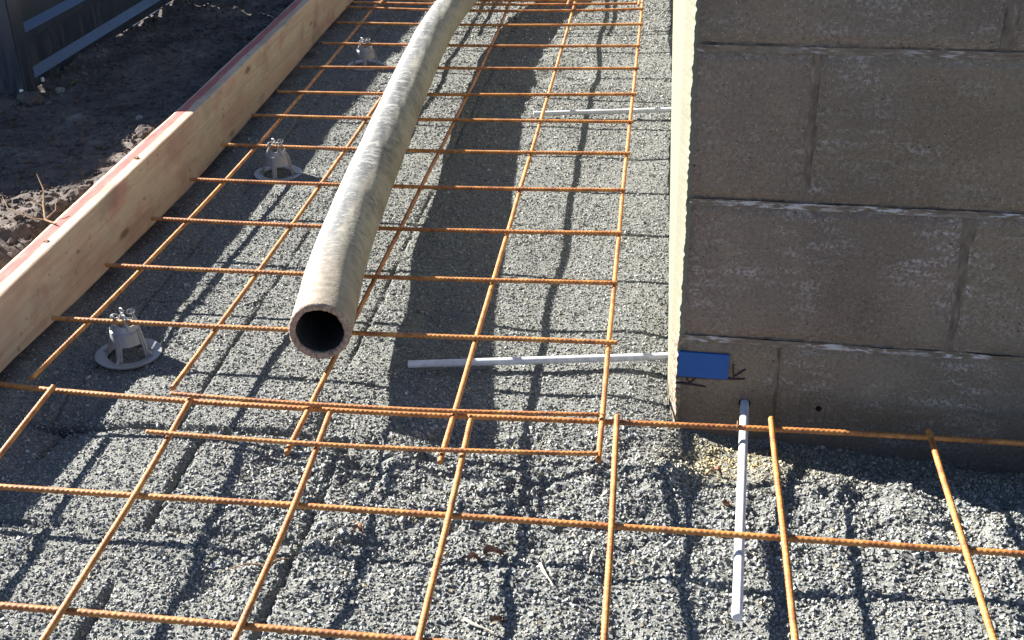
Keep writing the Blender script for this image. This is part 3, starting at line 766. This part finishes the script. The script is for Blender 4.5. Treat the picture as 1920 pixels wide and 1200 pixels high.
def bar_mesh(pts, z, r, name, parent, deg, far=False, axis=None, sag=None):
    P = np.array(pts, float)
    ax = 1 if abs(P[-1, 1] - P[0, 1]) > abs(P[-1, 0] - P[0, 0]) else 0
    u, v = P[:, ax], P[:, 1 - ax]
    if len(P) > 2:
        c = np.polyfit(u, v, min(deg, len(P) - 1))
        f = lambda t: np.polyval(c, t)
    else:
        f = lambda t: v[0] + (v[1] - v[0]) * (t - u[0]) / (u[1] - u[0])
    L_ = abs(u[-1] - u[0]); step = .0016 if not far else .0035
    n_ = int(L_ / step) + 2
    t = np.linspace(u[0], u[-1], n_)
    q = np.zeros((n_, 3)); q[:, ax] = t; q[:, 1 - ax] = f(t)
    q[:, 2] = z + .0012 * vnoise(t * 3, t * 0 + hash(name) % 7 + r * 900 + P[0, 0] * 31) + .0006 * vnoise(t * 9, t * 0 + P[0, 1] * 13)
    q[:, 1 - ax] += .0009 * vnoise(t * 7, t * 0 + P[0, 1] * 17 + 3)
    s_ = np.arange(n_) * L_ / (n_ - 1)
    T1 = np.gradient(q, axis=0); T1 /= np.linalg.norm(T1, axis=1)[:, None]
    A1 = np.cross(T1, np.array([0, 0, 1.0])); A1 /= np.linalg.norm(A1, axis=1)[:, None]
    B1 = np.cross(A1, T1)
    NSd = 8; a_ = np.linspace(0, 2 * math.pi, NSd, endpoint=False) + .2
    pitch = .0068
    ph = (s_[:, None] / pitch + .32 * np.cos(a_)[None, :] + rng.random()) % 1.0
    rib = np.clip(1 - np.abs(ph - .5) / .28, 0, 1)
    rr = r * (.93 + (.17 if not far else .10) * rib)
    V = q[:, None, :] + rr[..., None] * (np.cos(a_)[None, :, None] * A1[:, None, :] + np.sin(a_)[None, :, None] * B1[:, None, :])
    V = V.reshape(-1, 3)
    i = np.arange(n_ - 1)[:, None] * NSd; k_ = np.arange(NSd)[None, :]
    F = np.stack([i + k_, i + (k_ + 1) % NSd, i + NSd + (k_ + 1) % NSd, i + NSd + k_], -1).reshape(-1, 4)
    V = np.concatenate([V, q[:1], q[-1:]]); b = n_ * NSd
    e = [(k, (k + 1) % NSd, b, b) for k in range(NSd)] + [(b - NSd + (k + 1) % NSd, b - NSd + k, b + 1, b + 1) for k in range(NSd)]
    o_ = mesh_np(name, V, F, M_RUST, True, parent)
    bm_ = bmesh.new(); bm_.from_mesh(o_.data); bm_.verts.ensure_lookup_table()
    bm_.faces.new([bm_.verts[k] for k in range(NSd - 1, -1, -1)]); bm_.faces.new([bm_.verts[b - NSd + k] for k in range(NSd)])
    bmesh.ops.delete(bm_, geom=[bm_.verts[b], bm_.verts[b + 1]], context='VERTS')
    bm_.to_mesh(o_.data); bm_.free()
    return o_
RB = .0039
mB = tag(empty('rebar_mesh'), 'rusty steel mesh sheet running away under the hose beside the pine board', 'rebar mesh', 'rusty steel mesh sheets')
for k, p in BL.items():
    p = list(p)
    if k == 2: p += [(.197, 1.6), (.19, 2.2), (.188, 2.6)]
    elif k == 1: p = p[:-1] + [(-.03, 2.15), (-.035, 2.6)]
    else: p += [(p[-1][0], 2.6)]
    near = [q for q in p if q[1] < 1.3]; farp = p
    bar_mesh(p, -.004, RB, 'rebar', mB, 3)
for k, p in BT.items():
    if k >= 12: continue
    bar_mesh(p, .0036 if k > 0 else .0038, RB if k > 0 else .0032, 'rebar', mB, 2, far=k > 7)
mA = tag(empty('rebar_mesh'), 'rusty steel mesh sheet in the foreground reaching right past the block wall', 'rebar mesh', 'rusty steel mesh sheets')
for k, p in AT.items():
    p = list(p)
    if k == 0: p = p + [(1.60, p[-1][1] - .012)]
    elif k == 1: p = [(-.14, -.400)] + p + [(1.60, -.440)]
    else: p = [(-.06, -.612)] + p + [(1.1, -.632), (1.60, -.645)]
    bar_mesh(p, -.0125, RB * 1.04, 'rebar', mA, 3 if k == 0 else 2)
for k, p in AL.items():
    p = list(p)
    dx, dy = p[-1][0] - p[0][0], p[-1][1] - p[0][1]
    p.append((p[-1][0] + dx * (-.86 - p[-1][1]) / dy * .6, -.86))
    bar_mesh(p, -.0046, RB * 1.04, 'rebar', mA, 2 if k else 1)
mC = tag(empty('rebar_mesh'), 'rusty steel mesh sheet lapped on top at the far end of the gravel', 'rebar mesh', 'rusty steel mesh sheets')
for k in (12, 13): bar_mesh(BT[k], .0115, RB, 'rebar', mC, 2, far=True)
for y in (2.33, 2.53): bar_mesh([(-.07, y), (.4, y - .01), (.80, y + .01)], .0115, RB, 'rebar', mC, 2, far=True)
for x in (.006, .19, .3755, .575, .785): bar_mesh([(x, 2.018), (x + .002, 2.3), (x, 2.7)], .0188, RB, 'rebar', mC, 1, far=True)
def tie(c, parent, rx=.0065, rz=.0068, ang=0.0):
    m = MB(); pts = []
    for t in np.linspace(-.4, 2 * math.pi - .9, 22):
        d_ = .002 * math.sin(t * .5)
        v = Vector((rx * math.cos(t) * math.cos(ang), rx * math.cos(t) * math.sin(ang), rz * math.sin(t)))
        pts.append(Vector(c) + v + Vector((-math.sin(ang), math.cos(ang), 0)) * d_)
    pts.append(pts[-1] + Vector((.006, -.004, .003)))
    m.tube(pts, .0008, 5); m.build('tie_wire', M_WIRE, parent, smooth=True)
tie((.985, -.1880, -.0125), mA, ang=math.pi / 2); tie((.8035, -.019, -.001), mB, .006, .0085, .7); tie((.8035, -.204, -.006), mB, .006, .012, .8); tie((.826, -.1895, -.009), mA, .006, .009, .5)

# ---------------------------------------------------------------- galvanised dowels sticking out of the wall
def dowel(a_, b_, r, label):
    a_, b_ = Vector(a_), Vector(b_)
    m = MB(); t = (b_ - a_)
    pts = [a_ + t * k / 24 for k in range(25)]
    pts += [b_ + t.normalized() * .0008]
    m.tube(pts, [r] * 25 + [r * .85], 20)
    o_ = m.build('steel_dowel', M_DOWEL, None, smooth=True)
    o_.data.transform(Matrix.Translation(-b_)); o_.location = b_
    return tag(o_, label, 'dowel', 'galvanised dowels set in the block wall')
dowel((.96, .060, -.0455), (.4985, -.0035, -.0475), .0058, 'pale galvanised dowel lying across the hose shadow in front of the open hose end')
dowel((.96, 1.255, -.046), (.5615, 1.201, -.047), .0058, 'pale galvanised dowel far up the cream wall flank, farthest from the camera')
dirw = Matrix.Rotation(WANG, 4, 'Z')
p0 = wall.matrix_basis @ Vector((.0929, .045, -.0318))
dowel(p0, (.9705, -.5345, -.0365), .0060, 'pale galvanised dowel standing out of the drilled hole in the wall front towards the camera')

# ---------------------------------------------------------------- bar chairs
def chair_proto():
    t = empty('bar_chair')
    m = MB(); m.lathe([(.0325, .0), (.0495, .0), (.0515, .0035), (.0495, .0042), (.0335, .0024), (.0325, .0018)], 48); m.build('base_ring', M_CHAIR, t, smooth=True)
    for k in range(4):
        a_ = math.pi / 2 * k - math.pi / 2 + .06
        rm = Matrix.Rotation(a_, 4, 'Z')
        m = MB()
        def strip(prof, hw):
            V = []; n2 = len(prof)
            for s_ in (-1, 1):
                for (r0, r1, z) in prof: V += [rm @ Vector((r0, s_ * hw, z)), rm @ Vector((r1, s_ * hw, z))]
            Fc = []
            o2 = 2 * n2
            for i in range(n2 - 1):
                Fc += [(2 * i, 2 * i + 1, 2 * i + 3, 2 * i + 2), (o2 + 2 * i, o2 + 2 * i + 2, o2 + 2 * i + 3, o2 + 2 * i + 1),
                       (2 * i, 2 * i + 2, o2 + 2 * i + 2, o2 + 2 * i), (2 * i + 1, o2 + 2 * i + 1, o2 + 2 * i + 3, 2 * i + 3)]
            Fc += [(0, o2, o2 + 1, 1), (2 * n2 - 2, 2 * n2 - 1, o2 + 2 * n2 - 1, o2 + 2 * n2 - 2)]
            m.add(V, Fc)
        strip([(.0315, .0490, .0015), (.0300, .0400, .006), (.0288, .0340, .011), (.0262, .0300, .026), (.0232, .0272, .040), (.0200, .0248, .0470), (.0185, .0205, .0490)], .0014)
        strip([(.0302, .0325, .0015), (.0288, .0312, .012), (.0252, .0276, .030), (.0215, .0238, .046)], .0048)
        m.build('leg', M_CHAIR, t)
    m = MB(); m.lathe([(.0245, .0255), (.0262, .0255), (.0232, .0435), (.0236, .0450), (.0222, .0468), (.0196, .0475), (.0206, .0450)], 40)
    m.lathe([(.0196, .0440), (.0214, .0440), (.0186, .0565), (.0168, .0565)], 40); m.build('collar', M_CHAIR, t, smooth=True)
    # clip: four prongs rising from the collar round a saddle, tips curled over
    for s_ in (-1, 1):
        m = MB()
        cz = .0640
        pts = [(.0165 * math.cos(b), s_ * .0135, cz + .0098 * math.sin(b) - .0005) for b in np.linspace(math.radians(125), math.radians(415), 26)]
        pts = [(p[0] * .60, p[1], p[2]) for p in pts]
        m.tube(pts, .0015, 7)
        for q in (-1, 1):
            m.tube([(q * .0155, s_ * .0125, .0500), (q * .0128, s_ * .0130, .0580), (q * .0108, s_ * .0134, .0650)], [.0040, .0030, .0016], 7)
            # curled tip: a small loop
            loop = [(q * (.0080 + .0050 * math.cos(b)), s_ * (.0135 - .006 * (1 - math.cos(b)) / 2), .0722 + .0040 * math.sin(b)) for b in np.linspace(0, 2 * math.pi, 14, endpoint=False)]
            m.tube(loop, .0013, 6, closed=True)
        m.tube([(-.0125, s_ * .0130, .0535), (-.006, s_ * .0142, .0528), (.006, s_ * .0142, .0528), (.0125, s_ * .0130, .0535)], [.0028] * 4, 7)
        m.build('clip', M_CHAIR, t, smooth=True)
    for q in (-1, 1):
        m = MB(); m.tube([(q * .0112, -.0125, .0715), (q * .0150, -.004, .0690), (q * .0178, .006, .0600), (q * .0190, .011, .0520)], .0012, 6); m.build('spring_arm', M_CHAIR, t, smooth=True)
    return t
ch0 = chair_proto()
spots = [((.0415, .0135), 'grey plastic bar chair nearest the camera, clipped under the first wire by the board'),
         ((.0475, .806), 'grey plastic bar chair in the middle, with its tips catching the sun'),
         ((.0490, 1.632), 'small dark grey plastic bar chair farthest up, in the shade behind the hose')]
for i, ((x, y), lab) in enumerate(spots):
    if i == 0: c = ch0
    else:
        c = ch0.copy(); col.objects.link(c)
        for k in ch0.children:
            d = k.copy(); col.objects.link(d); d.parent = c
    c.location = (x, y, -.0615); c.rotation_euler = (.02 * (i - 1), .03, .10 * (i - 1))
    tag(c, lab, 'bar chair', 'plastic bar chairs holding up the mesh')

# ---------------------------------------------------------------- loose bits
def gz(x, y): return float(gravel_h(np.array([x]), np.array([y]))[0])
def sz(x, y): return float(soil_h(np.array([x]), np.array([y]))[0])
def sliver(a_, b_, w, label, lift=.005):
    m = MB(); A = Vector((*a_, gz(*a_) + lift)); B = Vector((*b_, gz(*b_) + lift))
    t = (B - A).normalized(); s_ = t.cross(Vector((0, 0, 1))).normalized(); n2 = 7; V = []; Fc = []
    for i in range(n2):
        u = i / (n2 - 1); p = A.lerp(B, u) + s_ * (.0012 * math.sin(u * 5)); ww = w * (.35 + .65 * math.sin(math.pi * min(1, u * 1.3 + .15)) if u < .85 else .4)
        V += [p - s_ * ww, p + s_ * ww, p + s_ * ww * .6 + Vector((0, 0, w * .7)), p - s_ * ww * .7 + Vector((0, 0, w * .8))]
    for i in range(n2 - 1):
        for q in range(4): Fc.append((4 * i + q, 4 * i + (q + 1) % 4, 4 * i + 4 + (q + 1) % 4, 4 * i + 4 + q))
    Fc += [(3, 2, 1, 0), tuple(4 * n2 - 4 + q for q in range(4))]
    m.add(V, Fc); return tag(m.build('wood_sliver', M_SLIVER), label, 'wood sliver', 'slivers of wood on the gravel')
sliver((.7445, -.4420), (.7640, -.4905), .0021, 'pale wood sliver slanting down just left of the fourth foreground wire')
sliver((.8075, -.4090), (.8028, -.4583), .0014, 'thin grey wood sliver upright beside the fourth foreground wire')
sliver((.6690, -.5420), (.7070, -.5675), .0020, 'pale wood sliver at the bottom edge of the photo next to a brown leaf')
def leaf(c, size, rot, label, name='dry_leaf'):
    m = MB(); V = []; Fc = []; n2 = 7
    for i in range(n2):
        u = i / (n2 - 1); w = size * .28 * math.sin(math.pi * min(1, u * .93 + .06)) ** .8
        zc = .006 + .006 * math.sin(u * 4 + rot)
        for s_, lift in ((-1, .004), (0, 0), (1, .005)):
            p = Vector(((u - .5) * size, s_ * w, zc + lift * abs(s_)))
            p = Matrix.Rotation(rot, 3, 'Z') @ p
            V.append(Vector((c[0], c[1], gz(*c))) + p)
    k0 = len(V)
    V += [v - Vector((0, 0, .0006)) for v in V[:k0]]
    for i in range(n2 - 1):
        for q in range(2):
            f = (3 * i + q, 3 * i + q + 1, 3 * i + 4 + q, 3 * i + 3 + q); Fc.append(f); Fc.append(tuple(k0 + j for j in reversed(f)))
    m.add(V, Fc); return m.build(name, M_LEAF)
l = leaf((.688, -.430), .027, .62, ''); tag(l, 'curled brown leaf on the gravel right of the third foreground wire', 'leaf')
l2 = leaf((.668, -.446), .018, .45, ''); tag(l2, 'thin brown leaf end pointing at the third foreground wire', 'leaf')
l3 = leaf((.707, -.545), .022, 1.1, ''); tag(l3, 'crumpled red brown leaf at the bottom edge beside a pale sliver', 'leaf')
l4 = leaf((.516, -.405), .016, -.5, ''); tag(l4, 'small reddish leaf just below the middle foreground wire', 'leaf')
l5 = leaf((.960, -.206), .015, -.4, ''); tag(l5, 'dark leaf on the sandy gravel at the foot of the wall corner', 'leaf')
l6 = leaf((.970, -.290), .020, 1.9, ''); tag(l6, 'reddish leaf just left of the upright dowel', 'leaf')
m = MB()
sp = [(.376, -.486), (.400, -.481), (.421, -.478), (.434, -.468), (.440, -.4535), (.441, -.446)]
m.tube([(x, y, gz(x, y) + .009) for x, y in sp], [.0007, .0009, .0009, .0009, .0008, .0005], 6)
tag(m.build('straw', M_TWIG, smooth=True), 'curved stalk of straw across the second foreground wire', 'straw')
# dry twig leaning on the outer side of the board
tw = tag(empty('dry_twig', (-.185, .245, .055)), 'branched dry twig leaning on the outside of the pine board', 'twig')
m = MB(); m.tube([(.03, -.02, .012), (.0, .0, .010), (-.018, .035, .020), (-.034, .075, .035), (-.055, .10, .055)], [.0016, .0018, .0016, .0012, .0007], 6); m.build('stem', M_TWIG, tw, smooth=True)
for pts in ([(.0, .0, .010), (-.03, .006, .010), (-.075, .018, .022), (-.10, .05, .03)], [(-.018, .035, .020), (-.035, .045, .022), (-.05, .045, .03)], [(0, 0, .010), (.012, .02, .02), (.006, .035, .026)]):
    m = MB(); m.tube(pts, [.0013, .0011, .0009, .0006][:len(pts)], 6); m.build('branch', M_TWIG, tw, smooth=True)
# grass tufts by the fence post
def tuft(c, n2, h, label):
    t = empty('grass_tuft', (c[0], c[1], sz(*c)))
    for k in range(n2):
        a_ = random.uniform(0, 6.28); ln = h * random.uniform(.6, 1.0); m = MB(); V = []; Fc = []
        for i in range(5):
            u = i / 4; r_ = ln * .75 * u; z = ln * (.75 * u - .45 * u * u) + .001; w = .0028 * (1 - u * .9)
            d_ = Vector((math.cos(a_), math.sin(a_), 0)); s_ = Vector((-d_.y, d_.x, 0))
            V += [d_ * r_ + s_ * w + Vector((0, 0, z)), d_ * r_ + Vector((0, 0, z - .001)), d_ * r_ - s_ * w + Vector((0, 0, z))]
        for i in range(4):
            for q in range(2): Fc.append((3 * i + q, 3 * i + q + 1, 3 * i + 4 + q, 3 * i + 3 + q))
        m.add(V, Fc); m.build('blade', M_GRASS, t)
    return tag(t, label, 'grass', 'grass seedlings by the fence')
tuft((-.600, 1.20), 6, .05, 'bright green grass seedling on the soil right of the fence post')
tuft((-.525, 1.245), 3, .025, 'tiny green grass seedling farther from the fence post')
tuft((-.665, 1.06), 4, .03, 'small grass sprig right at the foot of the fence post')
# clods and stones one can tell apart
def lump(name, c, r, mat, label, cat, group, sq=.75, seed=1):
    bm = bmesh.new(); bmesh.ops.create_icosphere(bm, subdivisions=3, radius=1)
    for v in bm.verts:
        p = np.array([v.co.x * 2 + seed]); q = np.array([v.co.y * 2 + v.co.z * 2.7 + seed * 3])
        k = 1 + .55 * float(fbm(p, q, 1.1, 4, seed)[0]); v.co = Vector((v.co.x * r * k * 1.2, v.co.y * r * k, v.co.z * r * k * sq))
    me = bpy.data.meshes.new(name); bm.to_mesh(me); bm.free(); me.materials.append(mat)
    o_ = bpy.data.objects.new(name, me); o_.location = c; o_.rotation_euler = (0, 0, seed); col.objects.link(o_)
    return tag(o_, label, cat, group)
for i, (x, y, r, lab) in enumerate(((-.236, .805, .020, 'pale crumbly soil clod sitting against the board in the sun'), (-.215, .872, .017, 'rough soil clod against the board beyond the pale one'),
        (-.236, .470, .022, 'round soil clod at the edge of the sunlit soil by the board'), (-.256, .425, .016, 'small soil clod left of the round one at the sunlit edge'),
        (-.205, .425, .016, 'soil clod wedged close to the outer side of the board'), (-.285, .445, .020, 'flat topped soil clod at the lip of the sunlit soil'),
        (-.215, .540, .021, 'dark soil clod in the shade next to the board'), (-.640, 1.075, .026, 'dark soil clod in the shade just right of the fence foot'))):
    lump('soil_clod', (x, y, sz(x, y) + r * .25), r, M_SOIL, lab, 'soil clod', 'clods of soil along the board', .8, i + 2)
lump('stone', (-.606, 1.16, sz(-.606, 1.16) + .004), .011, M_STONE, 'small pale stone on the soil below the grass seedling', 'stone', None, .7, 21)
lump('stone', (-.315, .95, sz(-.315, .95) + .003), .008, M_STONE, 'small pale stone alone on the shaded soil', 'stone', None, .7, 24)

for (x, y, r, lab) in ((-.150, .5575, .0052, 'dark bit of bark on the pink top of the board, farther one'), (-.142, .160, .0048, 'dark bit of bark on the pink top of the board, nearer one beside the twig')):
    lump('bark_bit', (x, y, .0640), r, M_LEAF, lab, 'bark', 'bits of bark on the board', .5, 31)
